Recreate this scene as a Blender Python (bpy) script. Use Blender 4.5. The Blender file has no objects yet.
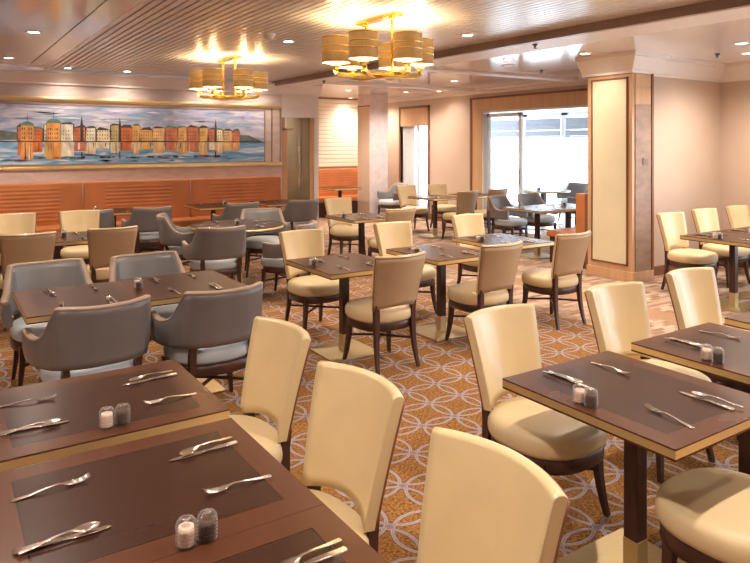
import bpy, bmesh, math, random
from mathutils import Vector, Matrix
random.seed(7)
PI = math.pi
sc = bpy.context.scene
COL = sc.collection

# ---------------------------------------------------------------- camera, world, exposure
TH = math.radians(33.3)
F_PX = 670.0
cam_d = bpy.data.cameras.new('camera')
cam = bpy.data.objects.new('camera', cam_d); COL.objects.link(cam)
cam.location = (0, 0, 1.75)
cam.rotation_euler = (PI/2, 0, -TH)
cam_d.sensor_width = 36.0; cam_d.sensor_fit = 'HORIZONTAL'
cam_d.lens = 36.0*F_PX/750.0
cam_d.shift_x = 0.0
cam_d.shift_y = -(281.5-144.0)/750.0
cam_d.clip_start = 0.05; cam_d.clip_end = 200
sc.camera = cam

world = bpy.data.worlds.new('world'); sc.world = world; world.use_nodes = True
wn = world.node_tree.nodes; wl = world.node_tree.links
wn['Background'].inputs[0].default_value = (0.80, 0.90, 1.0, 1)
wn['Background'].inputs[1].default_value = 3.6

sc.view_settings.view_transform = 'Standard'
sc.view_settings.look = 'None'
sc.view_settings.gamma = 1.0
sc.view_settings.use_curve_mapping = False
sc.view_settings.exposure = 0.92
try:
    sc.cycles.sample_clamp_indirect = 4.0
    sc.cycles.caustics_reflective = False
    sc.cycles.caustics_refractive = False
    sc.cycles.max_bounces = 8
    sc.cycles.diffuse_bounces = 5
    sc.cycles.glossy_bounces = 4
    sc.cycles.transparent_max_bounces = 12
except Exception:
    pass

DOWN_W = 86.0      # watts of a recessed downlight
BULB_W = 7.5       # watts of a chandelier bulb
WARM = (1.0, 0.87, 0.74)

# ---------------------------------------------------------------- node helpers
def new_mat(name):
    m = bpy.data.materials.new(name); m.use_nodes = True
    nt = m.node_tree
    return m, nt, nt.nodes['Principled BSDF']

def pmat(name, col, rough=0.5, metal=0.0, coat=0.0, noise=0.0, nscale=8.0, bump=0.0, bscale=60.0, sheen=0.0, stretch=None, trans=0.0, spec=None):
    m, nt, b = new_mat(name)
    b.inputs['Base Color'].default_value = (*col, 1)
    b.inputs['Roughness'].default_value = rough
    b.inputs['Metallic'].default_value = metal
    if coat: b.inputs['Coat Weight'].default_value = coat; b.inputs['Coat Roughness'].default_value = 0.15
    if sheen: b.inputs['Sheen Weight'].default_value = sheen
    if spec is not None: b.inputs['Specular IOR Level'].default_value = spec
    tc = nt.nodes.new('ShaderNodeTexCoord')
    src = tc.outputs['Object']
    if stretch:
        mp = nt.nodes.new('ShaderNodeMapping'); mp.inputs['Scale'].default_value = stretch
        nt.links.new(src, mp.inputs['Vector']); src = mp.outputs['Vector']
    if noise:
        n = nt.nodes.new('ShaderNodeTexNoise'); n.inputs['Scale'].default_value = nscale; n.inputs['Detail'].default_value = 5
        nt.links.new(src, n.inputs['Vector'])
        r = nt.nodes.new('ShaderNodeValToRGB')
        r.color_ramp.elements[0].position = 0.3; r.color_ramp.elements[1].position = 0.7
        r.color_ramp.elements[0].color = (*[max(0, c*(1-noise)) for c in col], 1)
        r.color_ramp.elements[1].color = (*[min(1, c*(1+noise)) for c in col], 1)
        nt.links.new(n.outputs['Fac'], r.inputs['Fac'])
        nt.links.new(r.outputs['Color'], b.inputs['Base Color'])
    if bump:
        n2 = nt.nodes.new('ShaderNodeTexNoise'); n2.inputs['Scale'].default_value = bscale; n2.inputs['Detail'].default_value = 3
        nt.links.new(src, n2.inputs['Vector'])
        bp = nt.nodes.new('ShaderNodeBump'); bp.inputs['Strength'].default_value = bump; bp.inputs['Distance'].default_value = 0.002
        nt.links.new(n2.outputs['Fac'], bp.inputs['Height'])
        nt.links.new(bp.outputs['Normal'], b.inputs['Normal'])
    return m

def emat(name, col, strength):
    m, nt, b = new_mat(name)
    b.inputs['Base Color'].default_value = (*col, 1)
    b.inputs['Emission Color'].default_value = (*col, 1)
    b.inputs['Emission Strength'].default_value = strength
    return m

class NX:
    """tiny expression builder on math nodes"""
    def __init__(s, nt): s.nt = nt
    def op(s, o, *a):
        n = s.nt.nodes.new('ShaderNodeMath'); n.operation = o
        for i, v in enumerate(a):
            if isinstance(v, (int, float)): n.inputs[i].default_value = v
            else: s.nt.links.new(v, n.inputs[i])
        return n.outputs[0]
    def mix(s, fac, a, b):
        n = s.nt.nodes.new('ShaderNodeMix'); n.data_type = 'RGBA'
        for sock, v in ((n.inputs[0], fac), (n.inputs[6], a), (n.inputs[7], b)):
            if isinstance(v, (int, float)): sock.default_value = v
            elif isinstance(v, tuple): sock.default_value = (*v, 1)
            else: s.nt.links.new(v, sock)
        return n.outputs[2]

M = {}
M['cream'] = pmat('cream_leather', (0.74, 0.565, 0.315), 0.33, coat=0.35, bump=0.15, bscale=180, noise=0.05, nscale=5)
M['cream_back'] = pmat('tan_back_leather', (0.46, 0.315, 0.185), 0.40, bump=0.15, bscale=180, noise=0.05)
M['seat_cream'] = pmat('cream_seat_leather', (0.72, 0.565, 0.33), 0.42, bump=0.15, bscale=180)
M['dark_wood'] = pmat('dark_walnut', (0.060, 0.022, 0.014), 0.32, noise=0.35, nscale=14, stretch=(1, 1, .15))
M['edge_wood'] = pmat('red_brown_edging', (0.22, 0.08, 0.04), 0.4, noise=0.1)
M['grey'] = pmat('taupe_grey_leather', (0.175, 0.160, 0.160), 0.30, coat=0.2, bump=0.12, bscale=180, noise=0.05)
M['grey_in'] = pmat('pale_grey_leather', (0.22, 0.21, 0.21), 0.38, bump=0.12, bscale=180, noise=0.04)
M['seat_grey'] = pmat('blue_grey_leather', (0.50, 0.55, 0.60), 0.42, bump=0.12, bscale=180, noise=0.04)
M['rim'] = pmat('tan_piping', (0.40, 0.285, 0.215), 0.45, noise=0.06)
M['brass'] = pmat('brushed_brass', (0.60, 0.47, 0.27), 0.46, metal=1.0, noise=0.06, nscale=20, stretch=(1, 12, 1))
M['brass_edge'] = pmat('brass_edging', (0.86, 0.66, 0.34), 0.36, metal=0.8, noise=0.05)
M['gold'] = pmat('polished_gold', (0.95, 0.66, 0.20), 0.22, metal=1.0, noise=0.04)
M['steel'] = pmat('polished_steel', (0.78, 0.74, 0.70), 0.16, metal=1.0, noise=0.03)
M['orange'] = pmat('orange_leather', (0.54, 0.19, 0.065), 0.42, bump=0.12, bscale=140, noise=0.12, nscale=3)
M['plinth'] = pmat('dark_plinth', (0.045, 0.02, 0.015), 0.4, noise=0.2)
M['wall_paper'] = pmat('rose_beige_wallcovering', (0.68, 0.55, 0.50), 0.40, noise=0.10, nscale=5, stretch=(1, 1, 3))
M['wall_tan'] = pmat('peach_tan_paint', (0.60, 0.465, 0.365), 0.5, noise=0.03, nscale=2)
M['white'] = pmat('white_paint', (0.80, 0.74, 0.70), 0.4, noise=0.02)
M['cornice'] = pmat('cream_cornice_paint', (0.88, 0.81, 0.76), 0.42, noise=0.02)
M['gloss'] = pmat('gloss_ceiling', (0.88, 0.80, 0.75), 0.10, noise=0.02, coat=0.7)
M['slat'] = pmat('satin_metal_slats', (0.92, 0.85, 0.81), 0.28, metal=0.25, noise=0.03)
M['slat_gap'] = pmat('dark_gap', (0.10, 0.07, 0.06), 0.6, noise=0.1)
M['fascia'] = pmat('brown_fascia', (0.34, 0.24, 0.20), 0.35, noise=0.08)
M['oak'] = pmat('pale_oak_casing', (0.62, 0.38, 0.21), 0.36, noise=0.10, nscale=10, stretch=(1, 1, .12), coat=0.3)
M['oak_dark'] = pmat('brown_casing', (0.24, 0.10, 0.05), 0.4, noise=0.2, nscale=10, stretch=(1, 1, .12))
M['panel'] = pmat('ivory_panel', (0.80, 0.72, 0.50), 0.35, noise=0.04, nscale=3)
M['marble'] = pmat('lilac_marble', (0.68, 0.60, 0.62), 0.10, noise=0.10, nscale=7, coat=0.5)
M['taupe_marble'] = pmat('taupe_marble', (0.33, 0.215, 0.155), 0.42, noise=0.18, nscale=6, stretch=(1, 1, 2.5))
M['ivory_slats'] = pmat('ivory_blind', (0.86, 0.80, 0.66), 0.5, noise=0.02)
M['grey_blind'] = pmat('grey_roman_blind', (0.36, 0.40, 0.48), 0.7, noise=0.05)
M['white_frame'] = pmat('white_metal_frame', (0.82, 0.86, 0.88), 0.3, noise=0.02)
M['deck'] = pmat('pale_terrace_floor', (0.62, 0.62, 0.62), 0.15, noise=0.08, nscale=3)
M['black'] = pmat('black_plastic', (0.02, 0.02, 0.02), 0.4, noise=0.1)
M['wood_chair'] = pmat('honey_leather', (0.58, 0.36, 0.20), 0.4, noise=0.05)
M['lens'] = emat('downlight_lens', (1.0, 0.84, 0.62), 14.0)
M['bulb'] = emat('bulb_glow', (1.0, 0.80, 0.45), 9.0)
M['curtain'] = pmat('white_sheer_curtain', (0.80, 0.84, 0.86), 0.8, noise=0.03)
M['pepper'] = pmat('peppercorns', (0.09, 0.055, 0.035), 0.8, noise=0.7, nscale=180)
M['salt'] = pmat('pink_salt', (0.80, 0.62, 0.50), 0.8, noise=0.25, nscale=180)

def glass_mat(name, tint=(0.95, 0.97, 0.98), refl=0.12, rough=0.02):
    m = bpy.data.materials.new(name); m.use_nodes = True; nt = m.node_tree
    nt.nodes.clear()
    o = nt.nodes.new('ShaderNodeOutputMaterial'); t = nt.nodes.new('ShaderNodeBsdfTransparent'); g = nt.nodes.new('ShaderNodeBsdfGlossy')
    mx = nt.nodes.new('ShaderNodeMixShader'); lw = nt.nodes.new('ShaderNodeLayerWeight')
    t.inputs[0].default_value = (*tint, 1); g.inputs[1].default_value = rough
    lw.inputs[0].default_value = 0.5
    x = NX(nt); f = x.op('MINIMUM', x.op('ADD', x.op('POWER', lw.outputs['Facing'], 4.0), refl), 1.0)
    nt.links.new(f, mx.inputs[0]); nt.links.new(t.outputs[0], mx.inputs[1]); nt.links.new(g.outputs[0], mx.inputs[2])
    nt.links.new(mx.outputs[0], o.inputs[0])
    return m
M['glass'] = glass_mat('window_glass', refl=0.04)
def ribbed_glass():
    m = bpy.data.materials.new('ribbed_glass'); m.use_nodes = True; nt = m.node_tree; nt.nodes.clear()
    o = nt.nodes.new('ShaderNodeOutputMaterial'); t = nt.nodes.new('ShaderNodeBsdfTransparent'); g = nt.nodes.new('ShaderNodeBsdfGlossy'); d = nt.nodes.new('ShaderNodeBsdfTranslucent'); d2 = nt.nodes.new('ShaderNodeBsdfDiffuse')
    g.inputs[1].default_value = .06; d.inputs[0].default_value = (.95, .93, .95, 1); d2.inputs[0].default_value = (.9, .88, .9, 1)
    a = nt.nodes.new('ShaderNodeMixShader'); b = nt.nodes.new('ShaderNodeMixShader'); c = nt.nodes.new('ShaderNodeMixShader'); lw = nt.nodes.new('ShaderNodeLayerWeight'); lw.inputs[0].default_value = .35
    a.inputs[0].default_value = .5; nt.links.new(d.outputs[0], a.inputs[1]); nt.links.new(d2.outputs[0], a.inputs[2])
    b.inputs[0].default_value = .45; nt.links.new(a.outputs[0], b.inputs[1]); nt.links.new(g.outputs[0], b.inputs[2])
    x = NX(nt); f = x.op('ADD', x.op('MULTIPLY', x.op('POWER', lw.outputs['Facing'], 1.6), .75), .05)  # white diffuse towards grazing edges stands in for refracted brightness
    nt.links.new(f, c.inputs[0]); nt.links.new(t.outputs[0], c.inputs[1]); nt.links.new(b.outputs[0], c.inputs[2]); nt.links.new(c.outputs[0], o.inputs[0])
    return m
M['shaker_glass'] = ribbed_glass()
M['door_glass'] = glass_mat('tinted_door_glass', (0.93, 0.94, 0.86), 0.12, 0.08)

# linen lampshade: translucent
def shade_mat():
    m, nt, b = new_mat('tan_linen_shade')
    tc = nt.nodes.new('ShaderNodeTexCoord')
    w = nt.nodes.new('ShaderNodeTexNoise'); w.inputs['Scale'].default_value = 120
    mp = nt.nodes.new('ShaderNodeMapping'); mp.inputs['Scale'].default_value = (1, 1, .25)
    nt.links.new(tc.outputs['Object'], mp.inputs[0]); nt.links.new(mp.outputs[0], w.inputs['Vector'])
    x = NX(nt); c = x.mix(w.outputs['Fac'], (0.26, 0.175, 0.085), (0.48, 0.34, 0.19))
    nt.links.new(c, b.inputs['Base Color']); b.inputs['Roughness'].default_value = 0.8
    tr = nt.nodes.new('ShaderNodeBsdfTranslucent'); nt.links.new(c, tr.inputs[0])
    mx = nt.nodes.new('ShaderNodeMixShader'); mx.inputs[0].default_value = 0.03
    nt.links.new(b.outputs[0], mx.inputs[1]); nt.links.new(tr.outputs[0], mx.inputs[2])
    nt.links.new(mx.outputs[0], nt.nodes['Material Output'].inputs[0])
    return m
M['shade'] = shade_mat()

# table top with inlaid border
TW, TD = 0.70, 0.80
def top_mat():
    m, nt, b = new_mat('inlaid_walnut_top')
    tc = nt.nodes.new('ShaderNodeTexCoord'); sp = nt.nodes.new('ShaderNodeSeparateXYZ')
    nt.links.new(tc.outputs['Object'], sp.inputs[0]); x = NX(nt)
    ax = x.op('ABSOLUTE', sp.outputs[0]); ay = x.op('ABSOLUTE', sp.outputs[1])
    dx = x.op('SUBTRACT', TW/2, ax); dy = x.op('SUBTRACT', TD/2, ay)
    d = x.op('MINIMUM', dx, dy)
    border = x.op('LESS_THAN', d, 0.085)
    line = x.op('LESS_THAN', x.op('ABSOLUTE', x.op('SUBTRACT', d, 0.085)), 0.0022)
    def grain(s):
        mp = nt.nodes.new('ShaderNodeMapping'); mp.inputs['Scale'].default_value = s
        n = nt.nodes.new('ShaderNodeTexNoise'); n.inputs['Scale'].default_value = 9; n.inputs['Detail'].default_value = 6
        nt.links.new(tc.outputs['Object'], mp.inputs[0]); nt.links.new(mp.outputs[0], n.inputs['Vector'])
        return n.outputs['Fac']
    inner = x.mix(grain((4, .6, 1)), (0.040, 0.0155, 0.010), (0.050, 0.0195, 0.012))
    outer = x.mix(grain((.6, 4, 1)), (0.085, 0.030, 0.015), (0.105, 0.037, 0.019))
    c = x.mix(border, inner, outer)
    c = x.mix(line, c, (0.018, 0.008, 0.006))
    nt.links.new(c, b.inputs['Base Color'])
    b.inputs['Roughness'].default_value = 0.27
    b.inputs['Specular IOR Level'].default_value = 0.27
    return m
M['top'] = top_mat()
M['top_round'] = pmat('round_walnut_top', (0.045, 0.019, 0.014), 0.27, noise=0.2, nscale=9, stretch=(6, .8, 1))

# carpet
def carpet_mat():
    m, nt, b = new_mat('ring_patterned_carpet')
    tc = nt.nodes.new('ShaderNodeTexCoord'); sp = nt.nodes.new('ShaderNodeSeparateXYZ')
    nt.links.new(tc.outputs['Object'], sp.inputs[0]); x = NX(nt)
    P = 0.264
    def cell(s, off):
        v = x.op('DIVIDE', x.op('SUBTRACT', s, off), P)
        f = x.op('FRACT', v)
        return x.op('MULTIPLY', x.op('ABSOLUTE', x.op('SUBTRACT', f, 0.5)), P)
    wob = nt.nodes.new('ShaderNodeTexNoise'); wob.inputs['Scale'].default_value = 30
    nt.links.new(tc.outputs['Object'], wob.inputs['Vector'])
    wv = x.op('MULTIPLY', x.op('SUBTRACT', wob.outputs['Fac'], 0.5), 0.008)
    a = x.op('ADD', cell(sp.outputs[0], 2.53), wv); c = x.op('ADD', cell(sp.outputs[1], 1.998), wv)
    def ln(p, q): return x.op('SQRT', x.op('ADD', x.op('MULTIPLY', p, p), x.op('MULTIPLY', q, q)))
    R = 0.169
    am = x.op('SUBTRACT', a, P); cm = x.op('SUBTRACT', c, P)
    def band(d, w): return x.op('LESS_THAN', x.op('ABSOLUTE', x.op('SUBTRACT', d, R)), w)
    r1, r2, r3 = ln(a, c), ln(am, c), ln(a, cm)
    lite = x.op('MAXIMUM', x.op('MAXIMUM', band(r1, .0095), band(r2, .0095)), band(r3, .0095))
    core = x.op('MAXIMUM', x.op('MAXIMUM', band(r1, .0018), band(r2, .0018)), band(r3, .0018))
    edge = x.op('MAXIMUM', x.op('MAXIMUM', band(r1, .0135), band(r2, .0135)), band(r3, .0135))
    node = x.op('MULTIPLY', x.op('GREATER_THAN', a, P/2-.016), x.op('GREATER_THAN', c, P/2-.016))
    noise = nt.nodes.new('ShaderNodeTexNoise'); noise.inputs['Scale'].default_value = 70; noise.inputs['Detail'].default_value = 4
    nt.links.new(tc.outputs['Object'], noise.inputs['Vector'])
    nz = x.op('MULTIPLY', x.op('SUBTRACT', noise.outputs['Fac'], 0.32), 2.6); nz = x.op('MINIMUM', x.op('MAXIMUM', nz, 0), 1)
    ground = x.mix(nz, (0.13, 0.050, 0.016), (0.52, 0.255, 0.080))
    ground = x.mix(edge, ground, (0.20, 0.11, 0.085))
    lil = x.mix(nz, (0.36, 0.29, 0.29), (0.50, 0.42, 0.41))
    col = x.mix(lite, ground, lil)
    col = x.mix(core, col, (0.33, 0.24, 0.25))
    col = x.mix(node, col, (0.27, 0.21, 0.24))
    # walkway strip: staggered dashes
    br = nt.nodes.new('ShaderNodeTexBrick'); br.inputs['Scale'].default_value = 1
    br.offset = 0.5
    br.inputs['Color1'].default_value = (0.58, 0.44, 0.33, 1); br.inputs['Color2'].default_value = (0.27, 0.145, 0.09, 1)
    br.inputs['Mortar'].default_value = (0.44, 0.28, 0.18, 1)
    br.inputs['Mortar Size'].default_value = 0.003; br.inputs['Brick Width'].default_value = 0.17; br.inputs['Row Height'].default_value = 0.06
    br.inputs['Bias'].default_value = 0.0
    nt.links.new(tc.outputs['Object'], br.inputs['Vector'])
    strip = x.op('GREATER_THAN', sp.outputs[0], 5.30)
    plain = x.op('LESS_THAN', x.op('ABSOLUTE', x.op('SUBTRACT', sp.outputs[0], 6.2)), 0.16)
    s2 = x.mix(plain, br.outputs['Color'], x.mix(nz, (0.34, 0.19, 0.11), (0.46, 0.28, 0.17)))
    col = x.mix(strip, col, s2)
    nt.links.new(col, b.inputs['Base Color']); b.inputs['Roughness'].default_value = 0.95
    b.inputs['Specular IOR Level'].default_value = 0.1
    bp = nt.nodes.new('ShaderNodeBump'); bp.inputs['Strength'].default_value = 0.5; bp.inputs['Distance'].default_value = 0.004
    nt.links.new(noise.outputs['Fac'], bp.inputs['Height']); nt.links.new(bp.outputs[0], b.inputs['Normal'])
    return m
M['carpet'] = carpet_mat()

# ---------------------------------------------------------------- mesh helpers
class MB:
    def __init__(s): s.bm = bmesh.new()
    def box(s, x0, x1, y0, y1, z0, z1, bev=0.0, mi=0):
        t = bmesh.new()
        bmesh.ops.create_cube(t, size=1.0)
        for v in t.verts: v.co = Vector((x0+(v.co.x+.5)*(x1-x0), y0+(v.co.y+.5)*(y1-y0), z0+(v.co.z+.5)*(z1-z0)))
        if bev: bmesh.ops.bevel(t, geom=list(t.edges), offset=bev, segments=2, affect='EDGES', profile=0.6)
        s.merge(t, mi); return s
    def merge(s, t, mi=0, mat=None):
        mp = {}
        for v in t.verts: mp[v] = s.bm.verts.new(mat @ v.co if mat else v.co)
        for f in t.faces:
            try: nf = s.bm.faces.new([mp[v] for v in f.verts])
            except ValueError: continue
            nf.material_index = mi; nf.smooth = f.smooth
        t.free()
    def rings(s, rings, close=True, cap0=True, cap1=True, smooth=True, mi=0):
        vs = [[s.bm.verts.new(p) for p in r] for r in rings]
        n = len(vs[0])
        for i in range(len(vs)-1):
            for j in range(n if close else n-1):
                k = (j+1) % n
                f = s.bm.faces.new([vs[i][j], vs[i][k], vs[i+1][k], vs[i+1][j]]); f.smooth = smooth; f.material_index = mi
        if close and cap0: f = s.bm.faces.new(list(reversed(vs[0]))); f.material_index = mi
        if close and cap1: f = s.bm.faces.new(vs[-1]); f.material_index = mi
        return s
    def sweep(s, path, radii, seg=10, flat=1.0, square=False, mi=0):
        """tube along path; radii a number or list; square=True gives 4-sided bars"""
        path = [Vector(p) for p in path]; n = len(path)
        if isinstance(radii, (int, float)): radii = [radii]*n
        rs = []
        up = Vector((0, 0, 1))
        for i, p in enumerate(path):
            t = (path[min(i+1, n-1)]-path[max(i-1, 0)]).normalized()
            u = up if abs(t.dot(up)) < .9 else Vector((0, 1, 0))
            a = t.cross(u).normalized(); b = a.cross(t).normalized()
            ring = []
            k = 4 if square else seg
            for j in range(k):
                an = 2*PI*(j+(.5 if square else 0))/k
                rr = radii[i]*(1.414 if square else 1)
                ring.append(p + a*math.cos(an)*rr + b*math.sin(an)*rr*flat)
            rs.append(ring)
        return s.rings(rs, smooth=not square, mi=mi)
    def lathe(s, prof, seg=24, c=(0, 0, 0), cap=True, smooth=True, mi=0):
        rs = []
        for r, z in prof:
            rs.append([(c[0]+r*math.cos(2*PI*j/seg), c[1]+r*math.sin(2*PI*j/seg), c[2]+z) for j in range(seg)])
        return s.rings(rs, cap0=cap, cap1=cap, smooth=smooth, mi=mi)
    def build(s, name, mat, parent=None, loc=None):
        bmesh.ops.recalc_face_normals(s.bm, faces=list(s.bm.faces))
        me = bpy.data.meshes.new(name); s.bm.to_mesh(me); s.bm.free()
        for mm in (mat if isinstance(mat, (list, tuple)) else [mat]): me.materials.append(mm)
        o = bpy.data.objects.new(name, me); COL.objects.link(o)
        if parent is not None: o.parent = parent
        if loc: o.location = loc
        return o

def tag(o, label=None, cat=None, group=None, kind=None):
    if label: o['label'] = label
    if cat: o['category'] = cat
    if group: o['group'] = group
    if kind: o['kind'] = kind
    return o
def empty(name, loc=(0, 0, 0), rz=0, label=None, cat=None, group=None):
    o = bpy.data.objects.new(name, None); COL.objects.link(o)
    o.location = loc; o.rotation_euler = (0, 0, rz); o.empty_display_size = 0.1
    return tag(o, label, cat, group)
def struct(name, mb, mat, loc=None):
    o = mb.build(name, mat, loc=loc); o['kind'] = 'structure'; return o
def kids(o): return [c for c in bpy.data.objects if c.parent == o]
KID = {}
def copy_tree(o, parent=None):
    c = o.copy(); COL.objects.link(c)
    if parent is not None: c.parent = parent
    if o.name not in KID: KID[o.name] = kids(o)
    for ch in KID[o.name]: copy_tree(ch, c)
    return c
FIRST = {}
def place(key, maker, loc, rz, label, cat, group=None):
    """first call builds the thing, the later ones copy it"""
    if key not in FIRST:
        o = maker(); FIRST[key] = o
    else:
        o = copy_tree(FIRST[key])
    o.location = loc; o.rotation_euler = (0, 0, rz)
    tag(o, label, cat)
    if group: o['group'] = group
    elif 'group' in o: del o['group']
    return o

# ---------------------------------------------------------------- room shell
b = MB(); b.box(-3.6, 9.75, -3.2, 14.85, -0.1, 0.0)
struct('floor', b, M['carpet'])
b = MB(); b.box(9.75, 14.0, 5.2, 15.0, -0.1, 0.0)
struct('floor', b, M['deck'])

# slatted ceiling: each slat a real strip with a dark gap above
HS = 2.95
b = MB()
b.box(1.45, 5.45, -3.0, 11.88, HS+0.03, HS+0.05, mi=1)
x = 1.45
while x < 5.44:
    b.box(x+0.010, x+0.070, -3.0, 11.88, HS, HS+0.02)
    x += 0.08
struct('ceiling', b, [M['slat'], M['slat_gap']])
# left flat ceiling and the band beside the slats
b = MB(); b.box(1.20, 1.45, -3.0, 11.88, HS-0.004, HS+0.05)
b.box(-3.5, 1.17, -3.0, 11.35, HS-0.02, HS+0.05)
b.box(-3.5, 1.20, 11.35, 11.88, HS+0.06, HS+0.12)
b.box(1.17, 1.20, -3.0, 11.88, HS+0.03, HS+0.05, mi=1)
struct('ceiling', b, [M['gloss'], M['slat_gap']])
# right glossy ceiling
b = MB()
b.box(5.50, 9.6, -3.0, 14.7, 2.90, 2.98)
b.box(-0.2, 5.55, 11.92, 14.7, 2.90, 2.98)
struct('ceiling', b, M['gloss'])
# bulkhead edge between the two ceilings
b = MB(); b.box(5.43, 5.50, -3.0, 11.9, 2.86, 3.0); struct('trim_1', b, M['fascia'])
b = MB(); b.box(5.50, 6.05, -3.0, 14.7, 2.87, 2.905); struct('trim_2', b, M['cornice'])
# cross beams under the glossy ceiling
b = MB(); b.box(6.05, 9.6, 7.9, 8.15, 2.865, 2.905); struct('trim_3', b, M['cornice'])
b = MB(); b.box(6.05, 9.6, 10.6, 10.9, 2.865, 2.905); struct('trim_4', b, M['cornice'])

# back wall (behind the orange banquette)
WB = 11.9
b = MB(); b.box(-3.6, 5.65, WB, WB+0.15, 0, 3.05)
struct('wall_back', b, M['wall_paper'])
b = MB(); b.box(5.65, 6.46, WB, WB+0.15, 2.27, 2.95); b.box(6.36, 6.46, WB, WB+0.15, 0, 2.27)
struct('wall_back', b, M['white'])
# cornice along the back wall
def cornice(path, z0, z1, w0, w1, name, mat, side=1):
    """stepped cornice: path of 2 points in plan, projecting to the left of the path direction * side"""
    (xa, ya), (xb, yb) = path
    d = Vector((xb-xa, yb-ya)).normalized(); n = Vector((-d.y, d.x))*side
    prof = [(0, z0), (w0, z0), (w0, z0+.03), (w0+.01, z0+.04), (w1-.02, z1-.05), (w1, z1-.04), (w1, z1), (0, z1)]
    b = MB()
    b.rings([[(p[0]+n.x*o_, p[1]+n.y*o_, z) for o_, z in prof] for p in ((xa, ya), (xb, yb))], smooth=False)
    return struct(name, b, mat)
cornice(((-3.5, WB), (6.46, WB)), 2.71, 2.92, 0.03, 0.16, 'trim_5', M['cornice'], -1)
# gold rails above and below the painting, with dark bead
for i, (z, h) in enumerate(((2.455, .05), (1.335, .05))):
    b = MB(); b.box(-3.5, 5.63, WB-0.045, WB, z, z+h, bev=.012); b.box(-3.5, 5.63, WB-.025, WB, z-.02 if i == 0 else z+h, z if i == 0 else z+h+.02)
    struct('trim_%d' % (6+i), b, M['brass_edge'])
for i, xx in enumerate((5.42, 5.60)):
    b = MB(); b.box(xx, xx+.02, WB-.02, WB, 1.39, 2.44); struct('trim_%d' % (8+i), b, M['fascia'])

# recess behind the column
b = MB(); b.box(6.3, 9.75, 14.7, 14.85, 0, 3.0); struct('wall_recess', b, M['wall_tan'])
b = MB(); b.box(6.36, 6.46, WB+.15, 14.7, 0, 2.95); struct('wall_recess_side', b, M['wall_tan'])
# hallway behind the glass door
b = MB(); b.box(3.5, 6.36, 14.7, 14.85, 0, 3.0); b.box(3.4, 3.5, 12.05, 14.85, 0, 3.0); struct('wall_hall', b, M['panel'])

# window wall X = 9.6 with doorway and small door window
WX = 9.6
b = MB()
b.box(WX, WX+.15, 5.42, 6.55, 0, 2.95)
b.box(WX, WX+.15, 6.55, 10.5, 2.44, 2.95)
b.box(WX, WX+.15, 10.5, 12.35, 0, 2.95)
b.box(WX, WX+.15, 12.35, 13.45, 2.62, 2.95)
b.box(WX, WX+.15, 13.45, 14.85, 0, 2.95)
struct('wall_window_side', b, M['wall_tan'])
cornice(((WX, 14.7), (WX, 5.42)), 2.80, 2.90, 0.02, 0.12, 'trim_10', M['cornice'], -1)
# oak casing of the wide doorway
b = MB(); b.box(WX-.03, WX, 6.55, 10.80, 2.44, 2.69); b.box(WX-.03, WX, 10.5, 10.80, 0, 2.44)
struct('trim_11', b, M['oak'])
b = MB(); b.box(WX-.045, WX, 6.5, 10.86, 2.69, 2.73); b.box(WX-.045, WX, 10.80, 10.86, 0, 2.69)
struct('trim_12', b, M['oak_dark'])
# white inner lining of the doorway
b = MB(); b.box(WX-.02, WX+.17, 10.46, 10.50, 0, 2.44); b.box(WX-.02, WX+.17, 6.55, 10.5, 2.40, 2.44)
struct('trim_13', b, M['white_frame'])
# baseboards
b = MB(); b.box(WX-.03, WX, 10.86, 14.7, 0, 0.14); struct('baseboard_window_side', b, M['oak_dark'])

# pillar with ivory panel (the near one)
PX0, PX1, PY0, PY1 = 7.35, 7.76, 5.28, 5.97
b = MB(); b.box(PX0, PX1, PY0, PY1, 0, 2.95); struct('wall_pillar', b, M['oak'])
b = MB(); b.box(PX0-.012, PX0, PY0+.08, PY1-.09, .22, 2.58); pan = struct('trim_14', b, M['panel'])
b = MB()
for (ya, yb, za, zb) in ((PY0+.06, PY1-.07, .20, .22), (PY0+.06, PY1-.07, 2.58, 2.60), (PY0+.06, PY0+.08, .20, 2.60), (PY1-.09, PY1-.07, .20, 2.60)):
    b.box(PX0-.02, PX0, ya, yb, za, zb)
struct('trim_15', b, M['oak_dark'])
b = MB(); b.box(PX0+.05, PX1-.04, PY0-.012, PY0, 0.14, 2.25); struct('trim_16', b, M['taupe_marble'])
b = MB(); b.box(PX0+.05, PX1-.04, PY0-.010, PY0, 2.262, 2.47); b.box(PX0+.05, PX1-.04, PY0-.010, PY0, 2.482, 2.64); struct('trim_17', b, M['oak'])
b = MB(); b.box(PX0-.025, PX1, PY0-.025, PY1, 0, .13, bev=.006); struct('baseboard_pillar', b, M['oak'])
b = MB(); b.box(PX1-.03, PX1+.01, PY0-.02, PY0+.15, 0, 2.66); struct('trim_18', b, M['oak_dark'])
# little vent plate
v = MB(); v.box(-.055, .055, -.012, 0, -.045, .045, bev=.004)
g = empty('vent_grille', (7.60, PY0-.012, 1.53), 0, 'small square bronze vent plate on the marble side of the pillar', 'vent')
v.build('plate', M['fascia'], g)
v = MB()
for k in range(5): v.box(-.042, .042, -.016, -.012, -.032+k*.014, -.026+k*.014)
v.build('louvers', M['oak_dark'], g)

# alcove walls to the right of the pillar
b = MB(); b.box(PX1, WX+.15, 5.42, 5.57, 0, 2.95); struct('wall_alcove', b, M['wall_tan'])
b = MB(); b.box(WX, WX+.15, 3.9, 5.42, 0, 2.95); b.box(WX, WX+.15, -3.2, 3.9, 0, .2); b.box(WX, WX+.15, -3.2, 3.9, 2.35, 2.95)
struct('wall_right', b, M['wall_tan'])
b = MB(); b.box(PX1, WX, 5.39, 5.42, 0, .12); struct('baseboard_alcove', b, M['oak_dark'])
b = MB(); b.box(WX-.03, WX, -3, 5.39, 0, .12); struct('baseboard_right', b, M['oak_dark'])
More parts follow.
